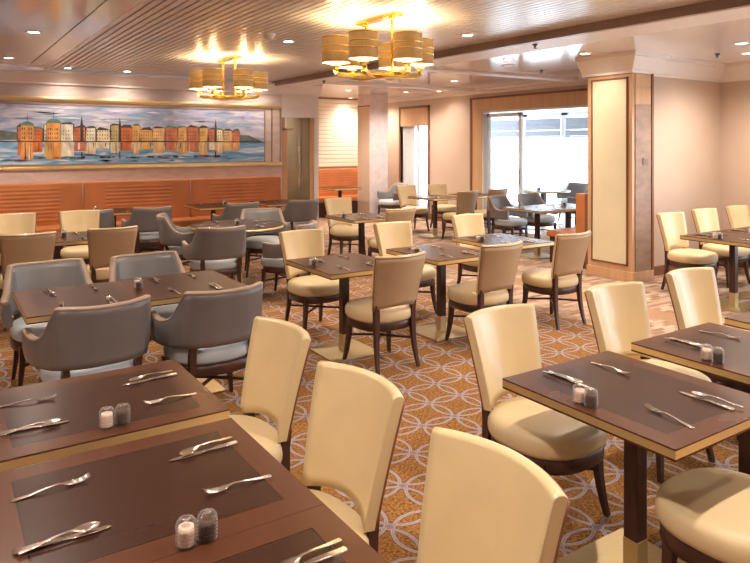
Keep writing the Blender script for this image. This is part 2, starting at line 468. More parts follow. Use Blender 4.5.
# stepped cornice round the pillar and alcove (0.25 high)
def corn_loop(pts, z0, z1, w0, w1, name, mat):
    """pts: plan polyline, the room lies to its left; mitred"""
    n = len(pts); out = []
    prof = [(0, z0), (w0, z0), (w0, z0+.035), (w0+.012, z0+.045), (w1-.03, z1-.06), (w1, z1-.05), (w1, z1), (0, z1)]
    P2 = [Vector(p) for p in pts]; rs = []
    for i, p in enumerate(P2):
        ns = []
        if i > 0: d = (P2[i]-P2[i-1]).normalized(); ns.append(Vector((-d.y, d.x)))
        if i < n-1: d = (P2[i+1]-P2[i]).normalized(); ns.append(Vector((-d.y, d.x)))
        m = ns[0] if len(ns) == 1 else (ns[0]+ns[1])/(1+ns[0].dot(ns[1]))
        rs.append([(p.x+m.x*o_, p.y+m.y*o_, z) for o_, z in prof])
    b = MB(); b.rings(rs, smooth=False); return struct(name, b, mat)
corn_loop([(PX0, 6.05), (PX0, PY0), (PX1, PY0), (PX1, 5.42), (WX, 5.42), (WX, -3.0)][::-1], 2.65, 2.90, 0.02, 0.16, 'trim_19', M['cornice'])

# unseen sides of the room
b = MB(); b.box(-3.6, -3.5, -3.2, 12.0, 0, 3.05); struct('wall_left', b, M['wall_tan'])
b = MB(); b.box(-3.6, 9.75, -3.2, -3.1, 0, 3.05); struct('wall_front', b, M['wall_tan'])

# side window of the room right of the picture
def window(name, x0, ylist, z0, z1, post=.10, mat=None):
    """frame with posts in the plane X=x0 between ylist positions, one pane in each bay"""
    mat = mat or M['white_frame']
    b = MB()
    for y in ylist: b.box(x0, x0+.10, y-post/2, y+post/2, z0, z1)
    b.box(x0, x0+.10, ylist[0], ylist[-1], z0, z0+.06); b.box(x0, x0+.10, ylist[0], ylist[-1], z1-.06, z1)
    f = struct(name, b, mat)
    for a_, c_ in zip(ylist[:-1], ylist[1:]):
        p = MB(); p.box(x0+.045, x0+.055, a_+post/2, c_-post/2, z0+.06, z1-.06); p.build('pane', M['glass'], f)
    return f
window('window_1', WX+.02, [-3.1, -1.7, -.3, 1.1, 2.5, 3.9], .2, 2.35)

# ---- terrace room beyond the doorway
TX = 13.5
window('window_2', TX, [5.4, 6.1, 7.5, 8.9, 10.3, 11.7, 13.1, 14.5, 15.0], 0.0, 2.55, post=.20)
b = MB(); b.box(WX+.15, TX+.15, 5.2, 5.35, 0, 2.9); b.box(WX+.15, TX+.15, 15.0, 15.15, 2.5, 2.9); struct('wall_terrace', b, M['white'])
b = MB()
for xx in (10.25, 12.5, TX): b.box(xx-.06, xx+.06, 15.0, 15.1, 0, 2.5)
b.box(WX+.15, TX, 15.0, 15.1, 0, .08)
struct('window_4', b, M['white_frame'])  # open end frame added so the view through the narrow window looks bright
b = MB(); b.box(WX+.15, TX+.15, 5.2, 15.1, 2.55, 2.65); struct('ceiling', b, M['white'])
for k, (ya, yb) in enumerate(((6.2, 7.4), (7.6, 8.8), (9.0, 10.2), (10.4, 11.6), (11.8, 13.0), (13.2, 14.4))):
    g = empty('roman_blind', (TX-.03, (ya+yb)/2, 2.42), 0, None, 'blind', 'grey roman blinds across the terrace windows')
    g['label'] = 'grey folded roman blind at the top of a terrace window bay'
    v = MB()
    for q in range(3): v.box(-.03-.01*q, 0, -(yb-ya)/2, (yb-ya)/2, -.16*(q+1)+(.02 if q else 0), -.16*q, bev=.008)
    v.build('folds', M['grey_blind'], g)
    v = MB(); v.box(-.06, 0, -(yb-ya)/2, (yb-ya)/2, -.50, -.465, bev=.005); v.build('bottom_bar', M['grey_blind'], g)
# railing outside
b = empty('terrace_railing', (14.6, 9.8, 0), 0, 'thin metal guard railing outside the terrace windows', 'railing')
v = MB(); v.sweep([(0, -5.5, 1.12), (0, 5.8, 1.12)], .04, 8); v.build('handrail', M['steel'], b)
v = MB(); v.sweep([(0, -5.5, 1.32), (0, 5.8, 1.32)], .018, 8); v.build('handrail', M['steel'], b)
for k in range(9):
    v = MB(); v.sweep([(0, -5.2+k*1.35, -0.1), (0, -5.2+k*1.35, 1.32)], .02, 6); v.build('post', M['steel'], b)

# glazed door leaf standing at the left of the doorway
g = empty('door_1', (WX+.06, 10.44, 0), 0); g['kind'] = 'structure'
v = MB()
LY = 0.98
for (ya, yb, za, zb) in ((-.07, 0, 0, 2.38), (-LY, -LY+.07, 0, 2.38), (-LY, 0, 2.31, 2.38), (-LY, 0, 0, .12)):
    v.box(0, .05, ya, yb, za, zb, bev=.004)
v.build('door_frame', M['white_frame'], g)
v = MB(); v.box(.02, .03, -LY+.07, -.07, .12, 2.31); v.build('pane', M['glass'], g)
v = MB(); v.sweep([(-.03, -LY+.035, .95), (-.03, -LY+.035, 1.25)], .012, 8); v.box(-.03, 0, -LY+.03, -LY+.04, .96, .98); v.box(-.03, 0, -LY+.03, -LY+.04, 1.22, 1.24)
v.build('door_handle', M['steel'], g)

# narrow window with timber pelmet in the window wall
g = empty('window_3', (WX, 12.9, 0), 0); g['kind'] = 'structure'
v = MB()
for (ya, yb, za, zb) in ((-.60, -.55, 0, 2.66), (.55, .60, 0, 2.66), (-.60, .60, 2.60, 2.66)): v.box(-.03, .12, ya, yb, za, zb)
v.build('casing', M['oak_dark'], g)
v = MB(); v.box(.10, .12, -.55, .55, 0, 2.6); v.build('pane', M['glass'], g)
v = MB(); v.box(-.02, .03, -.54, .54, 2.18, 2.60)
v.build('pelmet', M['oak'], g)
v = MB(); v.box(.07, .12, -.05, 0.0, 0, 2.2); v.build('mullion', M['white_frame'], g)
v = MB()
n = 40
v.rings([[(.05+.018*math.sin(k*1.35), .54-.50*k/n, z) for k in range(n+1)] for z in (.03, 2.2)], close=False)
v.build('curtain', M['curtain'], g)

# glass door in the back wall, to the right of the painting
g = empty('door_2', (6.0, WB+.05, 0), 0); g['kind'] = 'structure'
v = MB()
for (xa, xb, za, zb) in ((-.35, -.27, 0, 2.27), (-.27, -.22, 0, 2.05), (.28, .36, 0, 2.27), (-.35, -.1, 2.02, 2.06)): v.box(xa, xb, -.02, .05, za, zb)
v.build('door_frame', M['oak'], g)
v = MB(); v.box(-.22, .28, .01, .02, 0, 2.27); v.build('pane', M['door_glass'], g)
v = MB(); v.box(.10, .115, -.01, .03, 0, 2.27); v.build('edge_bar', M['fascia'], g)
v = MB(); v.sweep([(.02, -.05, .9), (.02, -.05, 1.9)], .012, 8); v.build('door_handle', M['steel'], g)

# column in front of the recess
b = MB(); b.box(8.40, 8.90, 13.0, 13.52, 0, 2.9); struct('wall_column', b, M['marble'])
b = MB(); b.box(8.388, 8.40, 13.0, 13.52, .1, 2.62); struct('trim_20', b, M['wall_tan'])
b = MB(); b.box(8.385, 8.40, 13.0, 13.52, 2.62, 2.65); struct('trim_21', b, M['oak_dark'])
# ivory horizontal slats on the recess wall
g = empty('slatted_blind', (8.1, 14.69, 1.18), 0, 'ivory horizontal slatted blind glowing on the recess wall above an orange bench', 'blind')
v = MB()
for k in range(17): v.box(-1.5, 1.45, -.03, 0, k*.1, k*.1+.092, bev=.012)
v.build('slats', M['ivory_slats'], g)
v = MB(); v.box(-1.5, 1.45, -.05, 0, 1.7, 1.73); v.build('head_rail', M['oak_dark'], g)

# ---------------------------------------------------------------- ceiling fittings
def make_downlight():
    r = empty('downlight')
    v = MB(); v.lathe([(.055, .0), (.075, .0), (.075, -.010), (.055, -.006), (.055, .0)], 20, cap=False); v.build('bezel', M['white_frame'], r)
    v = MB(); v.lathe([(.0005, -.003), (.054, -.003)], 20, cap=False); v.build('lens', M['lens'], r)
    l = bpy.data.lights.new('lamp', 'SPOT'); l.energy = DOWN_W; l.color = WARM; l.spot_size = math.radians(150); l.spot_blend = 0.9; l.shadow_soft_size = 0.05
    o = bpy.data.objects.new('lamp', l); COL.objects.link(o); o.parent = r; o.location = (0, 0, -.03)
    return r
def make_washer():
    r = make_downlight()
    for c in kids(r):
        if c.type == 'LIGHT': c.data.energy = 22.0
    return r
def downlight(x, y, z, label, dim=False): return place('washer' if dim else 'down', make_washer if dim else make_downlight, (x, y, z), 0, label, 'ceiling light', 'recessed downlights')
z_l, z_r, z_s = HS-.02, 2.90, HS
downlight(.87, 7.87, z_l, 'round recessed downlight in the flat ceiling at far left of the photo')
downlight(.84, 10.4, z_l, 'small recessed downlight in the left flat ceiling near the painting wall')
for x_, y_, t_ in ((1.75, 11.5, 'left end'), (2.65, 11.5, 'left half'), (4.15, 11.5, 'right half'), (5.05, 11.5, 'right end')):
    downlight(x_, y_, z_s, 'recessed spot at the end of the slats washing the %s of the painting' % t_, True)
downlight(3.45, 7.1, z_s, 'recessed downlight beside the ceiling detector between the two chandeliers')
downlight(7.7, 4.1, z_r, 'recessed downlight over the alcove table group right of the pillar')
downlight(6.9, 5.65, z_r, 'recessed downlight just in front of the ivory pillar panel', True)
downlight(8.6, 4.5, z_r, 'recessed downlight deep in the alcove corner at right')
downlight(7.9, 9.4, z_r, 'recessed downlight in the glossy ceiling before the wide doorway')
downlight(8.7, 12.0, z_r, 'recessed downlight above the chairs by the narrow window')
downlight(8.7, 14.35, z_r, 'recessed downlight lighting the ivory slats of the recess', True)
downlight(6.6, 12.9, z_r, 'recessed downlight near the white lintel of the glass door')
downlight(5.6, 13.3, 2.90, 'added downlight brightening the hallway behind the glass door')  # lamp added to brighten the hall seen through the door glass
downlight(7.4, 12.3, z_r, 'recessed downlight left of the lilac column')
downlight(9.15, 11.4, z_r, 'recessed downlight beside the tan window wall', True)
downlight(9.0, 13.9, z_r, 'recessed downlight right of the ivory slatted blind')
# rows added, mostly out of view, so the near tables are lit
for i, (x_, y_) in enumerate(((2.4, 1.2), (4.3, 3.0), (4.9, .6), (6.6, 2.0), (2.2, -1.2), (4.9, 5.6), (6.5, 6.6))):
    downlight(x_, y_, z_s if x_ < 5.4 else z_r, 'added recessed downlight in the ceiling above the near tables')
for i, (x_, y_) in enumerate(((.4, 1.2), (.4, 4.4), (-1.5, 2.5))):
    downlight(x_, y_, z_l, 'added recessed downlight in the ceiling above the near tables')

def make_sprinkler():
    r = empty('sprinkler')
    v = MB(); v.lathe([(.03, 0), (.03, -.012), (.012, -.016), (.012, -.04)], 12); v.build('body', M['black'], r)
    v = MB(); v.lathe([(.022, -.05), (.022, -.045)], 12); v.build('deflector', M['black'], r)
    return r
for (x_, y_, z_, lab) in ((8.35, 4.75, z_r, 'small dark sprinkler head in the alcove ceiling'), (5.75, 10.4, 2.87, 'small dark sprinkler head near the glass door lintel'),
                          (.72, 11.25, z_l, 'small dark sprinkler head at the left end of the painting wall ceiling'), (7.9, 7.3, z_r, 'small sprinkler head before the wide doorway'),
                          (5.63, 5.3, 2.87, 'small dark sprinkler on the ceiling edge above the middle tables')):
    place('spr', make_sprinkler, (x_, y_, z_), 0, lab, 'sprinkler')
g = empty('smoke_detector', (3.05, 6.75, HS), 0, 'round white smoke detector on the slatted ceiling between the chandeliers', 'detector')
v = MB(); v.lathe([(.07, 0), (.07, -.015), (.05, -.035), (.045, -.05), (.02, -.055)], 20); v.build('housing', M['white'], g)
v = MB(); v.lathe([(.055, -.016), (.06, -.02), (.055, -.024)], 20); v.build('slot_ring', M['fascia'], g)
g = empty('ceiling_speaker', (7.0, 7.1, z_r), 0, 'flat round speaker grille set in the glossy ceiling near the pillar', 'speaker')
v = MB(); v.lathe([(.10, 0), (.10, -.006), (.085, -.010)], 24); v.build('grille', M['cornice'], g)

# chandeliers
def make_chandelier():
    r = empty('chandelier')
    v = MB(); v.box(-.34, .34, -.055, .055, -.03, 0, bev=.006); v.build('ceiling_plate', M['gold'], r)
    for sx in (-.23, .23):
        v = MB(); v.sweep([(sx, 0, -.03), (sx, 0, -.54)], .013, 10); v.lathe([(.032, -.055), (.032, -.03)], 14, c=(sx, 0, 0)); v.build('stem', M['gold'], r)
    v = MB(); v.box(-.30, .30, -.035, .035, -.585, -.535, bev=.006); v.lathe([(.09, -.57), (.10, -.56), (.10, -.535), (.03, -.525)], 20); v.build('hub', M['gold'], r)
    R = .405
    for k in range(6):
        an = math.radians(k*60+7); ca, sa = math.cos(an), math.sin(an)
        v = MB()
        v.sweep([(ca*.03, sa*.03, -.555), (ca*.22, sa*.22, -.555), (ca*(R-.05), sa*(R-.05), -.55), (ca*(R-.005), sa*(R-.005), -.535), (ca*R, sa*R, -.50), (ca*R, sa*R, -.47)], .021, square=True)
        v.lathe([(.045, -.475), (.05, -.465), (.022, -.455), (.018, -.41)], 14, c=(ca*R, sa*R, 0))
        arm = v.build('arm', M['gold'], r)
        v = MB(); c = (ca*R, sa*R, 0)
        v.lathe([(.132, -.44), (.132, -.20)], 32, c=c, cap=False)
        sh = v.build('lamp_shade', M['shade'], r)
        v = MB()
        for z in (-.442, -.350, -.290, -.208):
            v.lathe([(.1325, z), (.1355, z+.002), (.1355, z+.010), (.1325, z+.012)], 32, c=c, cap=False)
        v.build('band', M['gold'], sh)
        v = MB(); v.lathe([(.02, -.432), (.129, -.434)], 28, c=c, cap=False); v.build('diffuser', M['bulb'], sh)
        l = bpy.data.lights.new('bulb', 'POINT'); l.energy = BULB_W; l.color = (1.0, .74, .40); l.shadow_soft_size = .07
        o = bpy.data.objects.new('bulb', l); COL.objects.link(o); o.parent = sh; o.location = (c[0], c[1], -.27)
    return r
place('chand', make_chandelier, (3.52, 5.30, HS), PI/2, 'nearer gold chandelier with six tan drum shades on the slatted ceiling', 'chandelier', 'chandeliers on the slatted ceiling')
place('chand', make_chandelier, (3.43, 8.93, HS), PI/2, 'farther, smaller looking gold chandelier above the grey armchairs before the painting', 'chandelier', 'chandeliers on the slatted ceiling')

# ---------------------------------------------------------------- painting
def paint_mat(name, c1, c2, c3, sc_=(1.2, 1, 6)):
    m, nt, b = new_mat(name)
    tc = nt.nodes.new('ShaderNodeTexCoord'); mp = nt.nodes.new('ShaderNodeMapping'); mp.inputs['Scale'].default_value = sc_
    n = nt.nodes.new('ShaderNodeTexNoise'); n.inputs['Scale'].default_value = 1.6; n.inputs['Detail'].default_value = 6; n.inputs['Distortion'].default_value = 1.2
    r = nt.nodes.new('ShaderNodeValToRGB'); e = r.color_ramp.elements
    e[0].position = .30; e[0].color = (*c1, 1); e[1].position = .72; e[1].color = (*c3, 1); q = e.new(.5); q.color = (*c2, 1)
    nt.links.new(tc.outputs['Object'], mp.inputs[0]); nt.links.new(mp.outputs[0], n.inputs['Vector']); nt.links.new(n.outputs['Fac'], r.inputs[0])
    nt.links.new(r.outputs[0], b.inputs['Base Color']); b.inputs['Roughness'].default_value = .35
    return m
PA = [paint_mat('sky_paint', (.20, .34, .48), (.50, .50, .66), (.80, .76, .76)), paint_mat('water_paint', (.06, .20, .42), (.22, .42, .62), (.78, .80, .84), (1.0, 1, 7))]
PCOL = [(.72, .42, .13), (.62, .17, .05), (.78, .50, .22), (.80, .66, .42), (.62, .20, .10), (.84, .74, .56), (.76, .34, .10), (.52, .42, .18)]
for i, c in enumerate(PCOL): PA.append(pmat('facade_paint_%d' % i, c, .4, noise=.3, nscale=9, stretch=(1, 1, .5)))
PA.append(pmat('outline_paint', (.07, .05, .05), .5, noise=.3)); ID = len(PA)-1
PA.append(pmat('hill_paint', (.12, .14, .13), .5, noise=.6, nscale=6)); IH = len(PA)-1
PA.append(pmat('copper_green_paint', (.12, .24, .18), .5, noise=.4)); IG = len(PA)-1
PA.append(pmat('white_dab_paint', (.82, .80, .82), .5, noise=.1)); IW = len(PA)-1
PA.append(pmat('sky_blue_dab_paint', (.22, .42, .60), .5, noise=.3)); SB = len(PA)-1
PA.append(pmat('violet_dab_paint', (.42, .38, .60), .5, noise=.3)); SV = len(PA)-1
PA.append(pmat('deep_blue_dab_paint', (.05, .16, .36), .5, noise=.4)); SD = len(PA)-1
PXL, PXR, PZ0, PZ1 = -1.2, 5.26, 1.425, 2.38
g = empty('painting', (0, WB-.02, 0), 0, 'long panoramic painting of colourful waterfront houses mirrored in blue water above the banquette', 'painting')
b = MB()
def quad(x0, x1, z0, z1, y, mi, jag=0.0):
    pts = [(x0, y, z0), (x1, y, z0), (x1, y, z1), (x0, y, z1)]
    pts = [(p[0]+random.uniform(-jag, jag), y, p[2]+random.uniform(-jag, jag)) for p in pts]
    f = b.bm.faces.new([b.bm.verts.new(p) for p in pts]); f.material_index = mi
def poly(pts, y, mi):
    f = b.bm.faces.new([b.bm.verts.new((p[0], y, p[1])) for p in pts]); f.material_index = mi
ZH = 1.80
quad(PXL, PXR, ZH-.02, PZ1, -.010, 0); quad(PXL, PXR, PZ0, ZH, -.010, 1)
rr = random.Random(11)
xx = .45
for k in range(5): # brush strokes in sky and water
    pass
for k in range(170):
    x0 = rr.uniform(PXL, PXR-.6); w = rr.uniform(.12, .6)
    if k % 2: z = rr.uniform(PZ0+.02, ZH-.22); mi = rr.choice([IW, SB, SD, SD, SV])
    else: z = rr.uniform(ZH+.3, PZ1-.04); mi = rr.choice([IW, SB, SV, 0, SB])
    s = rr.uniform(-.02, .02); h = rr.uniform(.006, .018)
    poly([(x0, z), (x0+w*.5, z-h), (x0+w, z+s), (x0+w*.5, z+h)], -.0110, mi)
poly([(PXL, ZH), (.55, ZH), (1.1, ZH+.02), (1.1, ZH+.13), (.8, ZH+.17), (.3, ZH+.1), (PXL, ZH+.12)], -.0112, IH)
poly([(4.6, ZH), (PXR-.05, ZH), (PXR-.1, ZH+.03), (4.95, ZH+.11), (4.7, ZH+.12)], -.0112, IH)
xx = 1.08
while xx < 4.62:
    w = rr.uniform(.11, .24); h = rr.uniform(.18, .27); mi = 2+rr.randrange(len(PCOL))
    quad(xx, xx+w-.012, ZH, ZH+h, -.0125, mi, .012); quad(xx-.006, xx+w, ZH-.01, ZH+h+.006, -.0118, ID)
    # pitched roof
    rz_ = rr.choice([IG, ID, IH, ID])
    poly([(xx-.01, ZH+h), (xx+w, ZH+h), (xx+w*.75, ZH+h+rr.uniform(.02, .055)), (xx+w*.25, ZH+h+rr.uniform(.02, .055))], -.0127, rz_)
    # window dabs
    for r_ in range(3):
        for c_ in range(max(2, int(w/.045))):
            x0 = xx+.014+c_*.04
            if x0+.012 < xx+w-.016: quad(x0, x0+.011, ZH+.03+r_*.06, ZH+.055+r_*.06, -.0132, ID, .002)
    # reflection
    h2 = h*rr.uniform(.7, 1.0)
    quad(xx, xx+w-.016, ZH-h2, ZH-.015, -.0125, mi if rr.random() < .7 else 2+rr.randrange(len(PCOL)), .012)
    for q in range(2):
        x0 = xx+rr.uniform(0, w-.03); quad(x0, x0+.012, ZH-h2*rr.uniform(.5, 1.15), ZH-.03, -.0130, rr.choice([IW, ID, 4]), .004)
    xx += w
for (xc, wd, ht) in ((1.22, .20, .31), (1.60, .22, .36)):   # domed halls at the left
    poly([(xc-wd/2, ZH)]+[(xc-wd/2*math.cos(PI*t/8), ZH+ht-.08+.08*math.sin(PI*t/8)) for t in range(9)]+[(xc+wd/2, ZH)], -.0135, IG)
    quad(xc-wd/2+.012, xc+wd/2-.012, ZH+.0, ZH+ht-.07, -.0138, 2+6, .004)
    for c_ in range(5):
        for r_ in range(3): quad(xc-wd/2+.024+c_*.032, xc-wd/2+.038+c_*.032, ZH+.03+r_*.07, ZH+.065+r_*.07, -.0141, ID, .003)
    quad(xc-.016, xc+.016, ZH+.01, ZH+.22, -.0143, 8, .003)
    for q in range(5): x0 = xc+rr.uniform(-wd/2+.02, wd/2-.03); quad(x0, x0+.012, ZH-rr.uniform(.15, .34), ZH-.03, -.0143, rr.choice([ID, IW, 3, 9]), .006)
    quad(xc-wd/2+.012, xc+wd/2-.012, ZH-.30, ZH-.015, -.0136, 2+6 if xc < 1.4 else 8, .012)
    quad(xc-.003, xc+.003, ZH+ht, ZH+ht+.12, -.0135, ID)
for (xc, ht) in ((2.02, .52), (2.62, .50), (4.30, .50)):      # spires
    quad(xc-.022, xc+.022, ZH, ZH+.26, -.0139, ID); poly([(xc-.022, ZH+.26), (xc+.022, ZH+.26), (xc, ZH+ht-.09)], -.0139, ID)
    quad(xc-.008, xc+.008, ZH-.30, ZH-.18, -.0139, ID, .006)
for k in range(46):
    x0 = rr.uniform(1.05, 4.6); quad(x0, x0+rr.uniform(.03, .1), ZH-.285, ZH-.285+rr.uniform(.01, .035), -.0142, rr.choice([ID, IH, ID, IG]), .006)
quad(PXL, PXR-.02, ZH-.014, ZH-.002, -.0145, ID)
b.build('canvas', PA, g)
v = MB()
for (xa, xb, za, zb) in ((PXL-.03, PXR+.03, PZ1, PZ1+.015), (PXL-.03, PXR+.03, PZ0-.015, PZ0), (PXR, PXR+.02, PZ0, PZ1), (PXL-.03, PXL, PZ0, PZ1)):
    v.box(xa, xb, -.02, .02, za, zb)
v.build('frame', M['fascia'], g)
v = MB(); v.box(PXL, PXR, -.009, .018, PZ0, PZ1); v.build('backing', M['white'], g)

# ---------------------------------------------------------------- banquettes
def banquette(x0, x1, yw, label, group, top=1.13, inset=.33, seat_y=.75, name='banquette'):
    w = x1-x0
    g = empty(name, ((x0+x1)/2, yw, 0), 0, label, 'bench', group); h = w/2-.006
    v = MB(); v.box(-h, h, -.26, 0, .40, top, bev=.02); v.build('backrest', M['orange'], g)
    v = MB()
    n = 9; z0, z1 = .52, top-.06; st = (z1-z0)/n
    prof = []
    for k in range(n):
        for q in range(5):
            t = q/5; prof.append((-.258-.008*math.sin(PI*t)**.7, z0+st*(k+t)))
    prof.append((-.262, z1))
    xs = (-h+inset, h-inset)
    v.rings([[(xx_, y_, z_) for y_, z_ in prof] for xx_ in xs], close=False)
    v.build('channel_quilting', M['orange'], g)
    v = MB(); v.box(-h, h, -seat_y, -.255, .36, .475, bev=.03); v.build('seat', M['orange'], g)
    v = MB(); v.box(-h, h, -seat_y+.06, -.02, .0, .36); v.build('plinth', M['plinth'], g)
    v = MB(); v.sweep([(h, -.27, .48), (h, -.27, top)], .008, 6); v.build('seam_piping', M['rim'], g)
    return g
GB = 'orange banquette sections along the painting wall'
banquette(.25, 2.00, WB-.02, 'orange leather banquette section under the painting, leftmost of the row', GB)
banquette(2.00, 3.76, WB-.02, 'orange leather banquette section under the painting, middle of the row', GB)
banquette(3.76, 5.50, WB-.02, 'orange leather banquette section under the painting, beside the glass door', GB)
banquette(-1.5, .25, WB-.02, 'orange leather banquette section continuing past the left edge', GB)
banquette(6.6, 9.3, 14.66, 'orange ribbed bench under the ivory slatted blind in the recess', None)
# booth bench behind the pillar, facing away
g = empty('booth_bench', (8.45, 6.22, 0), 0, 'orange booth bench end with upright back against the pillar', 'bench')
v = MB(); v.box(-.85, .85, 0, .17, .10, 1.05, bev=.02); v.build('backrest', M['orange'], g)
v = MB(); v.box(-.85, .85, .165, .72, .38, .475, bev=.025); v.build('seat', M['orange'], g)
v = MB(); v.box(-.83, .83, .02, .66, 0, .38); v.build('plinth', M['plinth'], g)
v = MB(); v.box(-.86, .85, -.05, -.002, .0, 1.06, bev=.004); v.build('back_panel', M['oak_dark'], g)

# ---------------------------------------------------------------- chairs
def sup(a, rx, ry, e=2.6):
    c, s_ = math.cos(a), math.sin(a)
    return (math.copysign(abs(c)**(2/e), c)*rx, math.copysign(abs(s_)**(2/e), s_)*ry)
def cushion(rx, ry, z0, z1, e=2.5, seg=40, cy=0):
    v = MB(); h = z1-z0; rs = []
    for (f, z) in ((.90, 0), (.965, .08), (.995, .25), (1, .45), (.99, .65), (.955, .80), (.90, .89), (.80, .955), (.62, 1.0), (.35, 1.03), (.08, 1.04)):
        rs.append([(lambda p: (p[0]*f, p[1]*f+cy, z0+h*z))(sup(2*PI*j/seg, rx, ry, e)) for j in range(seg)])
    v.rings(rs); return v
def base_parts(r, rearx=.185, reary=-.215, frontx=.19, fronty=.175, rx=.235, ry=.235, post_top=None):
    v = MB(); rs = []
    for f, z in ((.95, .306), (1.02, .311), (1.02, .372), (.98, .378)):
        rs.append([(lambda p: (p[0]*f, p[1]*f, z))(sup(2*PI*j/36, rx, ry, 2.6)) for j in range(36)])
    v.rings(rs); v.build('seat_frame', M['dark_wood'], r)
    for sx in (-1, 1):
        v = MB(); pts = []; rad = []
        for t in (0, .2, .4, .6, .8, 1.0):
            z = .35*(1-t); sp_ = .034*t*t
            pts.append((sx*(frontx+sp_), fronty+sp_, z)); rad.append(.021-.0095*t)
        v.sweep(pts, rad, square=True); v.build('leg', M['dark_wood'], r)
        v = MB(); pts = []; rad = []
        if post_top:
            pts.append(post_top(sx)); rad.append(.016)
        for t in (-.10, .08, .2, .4, .6, .8, 1.0):
            z = .40*(1-t); sp_ = .055*max(t, 0)**2
            pts.append((sx*(rearx+sp_*.4), reary-sp_, z)); rad.append(.021-.0095*max(t, 0))
        v.sweep(pts, rad, square=True); v.build('leg', M['dark_wood'], r)
    v = MB()
    v.sweep([(-frontx-.006, fronty+.006, .22), (0, -.02, .225), (rearx+.01, reary-.015, .22)], .0085, square=True)
    v.sweep([(frontx+.006, fronty+.006, .215), (0, -.02, .215), (-rearx-.01, reary-.015, .215)], .0085, square=True)
    v.build('stretcher', M['dark_wood'], r)

def back_pt(u, v_, off=0.0):
    """u -1..1 across, v 0..1 up; off: thickness towards the rear"""
    hw = .190+.040*v_
    z = .505+.388*v_ - (.030*(1-v_)*u*u) + .014*v_*u*u*0
    yc = -.235-.085*v_ - .02*v_*v_
    cur = (.062+.012*v_)*u*u
    nx_ = u*.32; nn = math.sqrt(1+nx_*nx_)
    return (u*hw+off*nx_/nn, yc+cur-off/nn, z)
def make_cream(mats=('cream', 'cream_back', 'seat_cream')):
    r = empty('dining_chair')
    base_parts(r, rearx=.172, reary=-.212, fronty=.14, post_top=lambda s_: (s_*.178, -.224, .522))
    cushion(.258, .256, .370, .487).build('seat', M[mats[2]], r)
    N, K = 16, 10; T = .042
    v = MB(); rs = []
    for i in range(N+1):
        u = -1+2*i/N
        ring = []
        for k in range(K+1): ring.append(back_pt(u, k/K, 0))
        # rounded top edge
        for q in range(1, 6):
            a = PI*q/6
            f = back_pt(u, 1, T*(1-math.cos(a))/2); ring.append((f[0], f[1], f[2]+.016*math.sin(a)))
        for k in range(K, -1, -1): ring.append(back_pt(u, k/K, T))
        rs.append(ring)
    v.rings(rs); o = v.build('backrest', M[mats[0]], r)
    # tan outer panel on the rear
    v = MB(); rs = []
    for i in range(N+1):
        u = (-1+2*i/N)*.985
        ring = [back_pt(u, .012+.982*k/K, T+.0045) for k in range(K+1)]+[back_pt(u, .012+.982*k/K, T-.004) for k in range(K, -1, -1)]
        rs.append(ring)
    v.rings(rs); v.build('rear_panel', M[mats[1]], r)
    v = MB()
    for sx in (-1, 1):
        v.sweep([back_pt(sx*1.0, k/K, T+.001) for k in range(K+1)], .0042, 6)
    v.sweep([back_pt(-1+2*i/N, 1.0, T+.003) for i in range(N+1)], .003, 6)
    v.build('edge_trim', M['edge_wood'], r)
    return r
def make_honey():
    return make_cream(('wood_chair', 'wood_chair', 'seat_cream'))

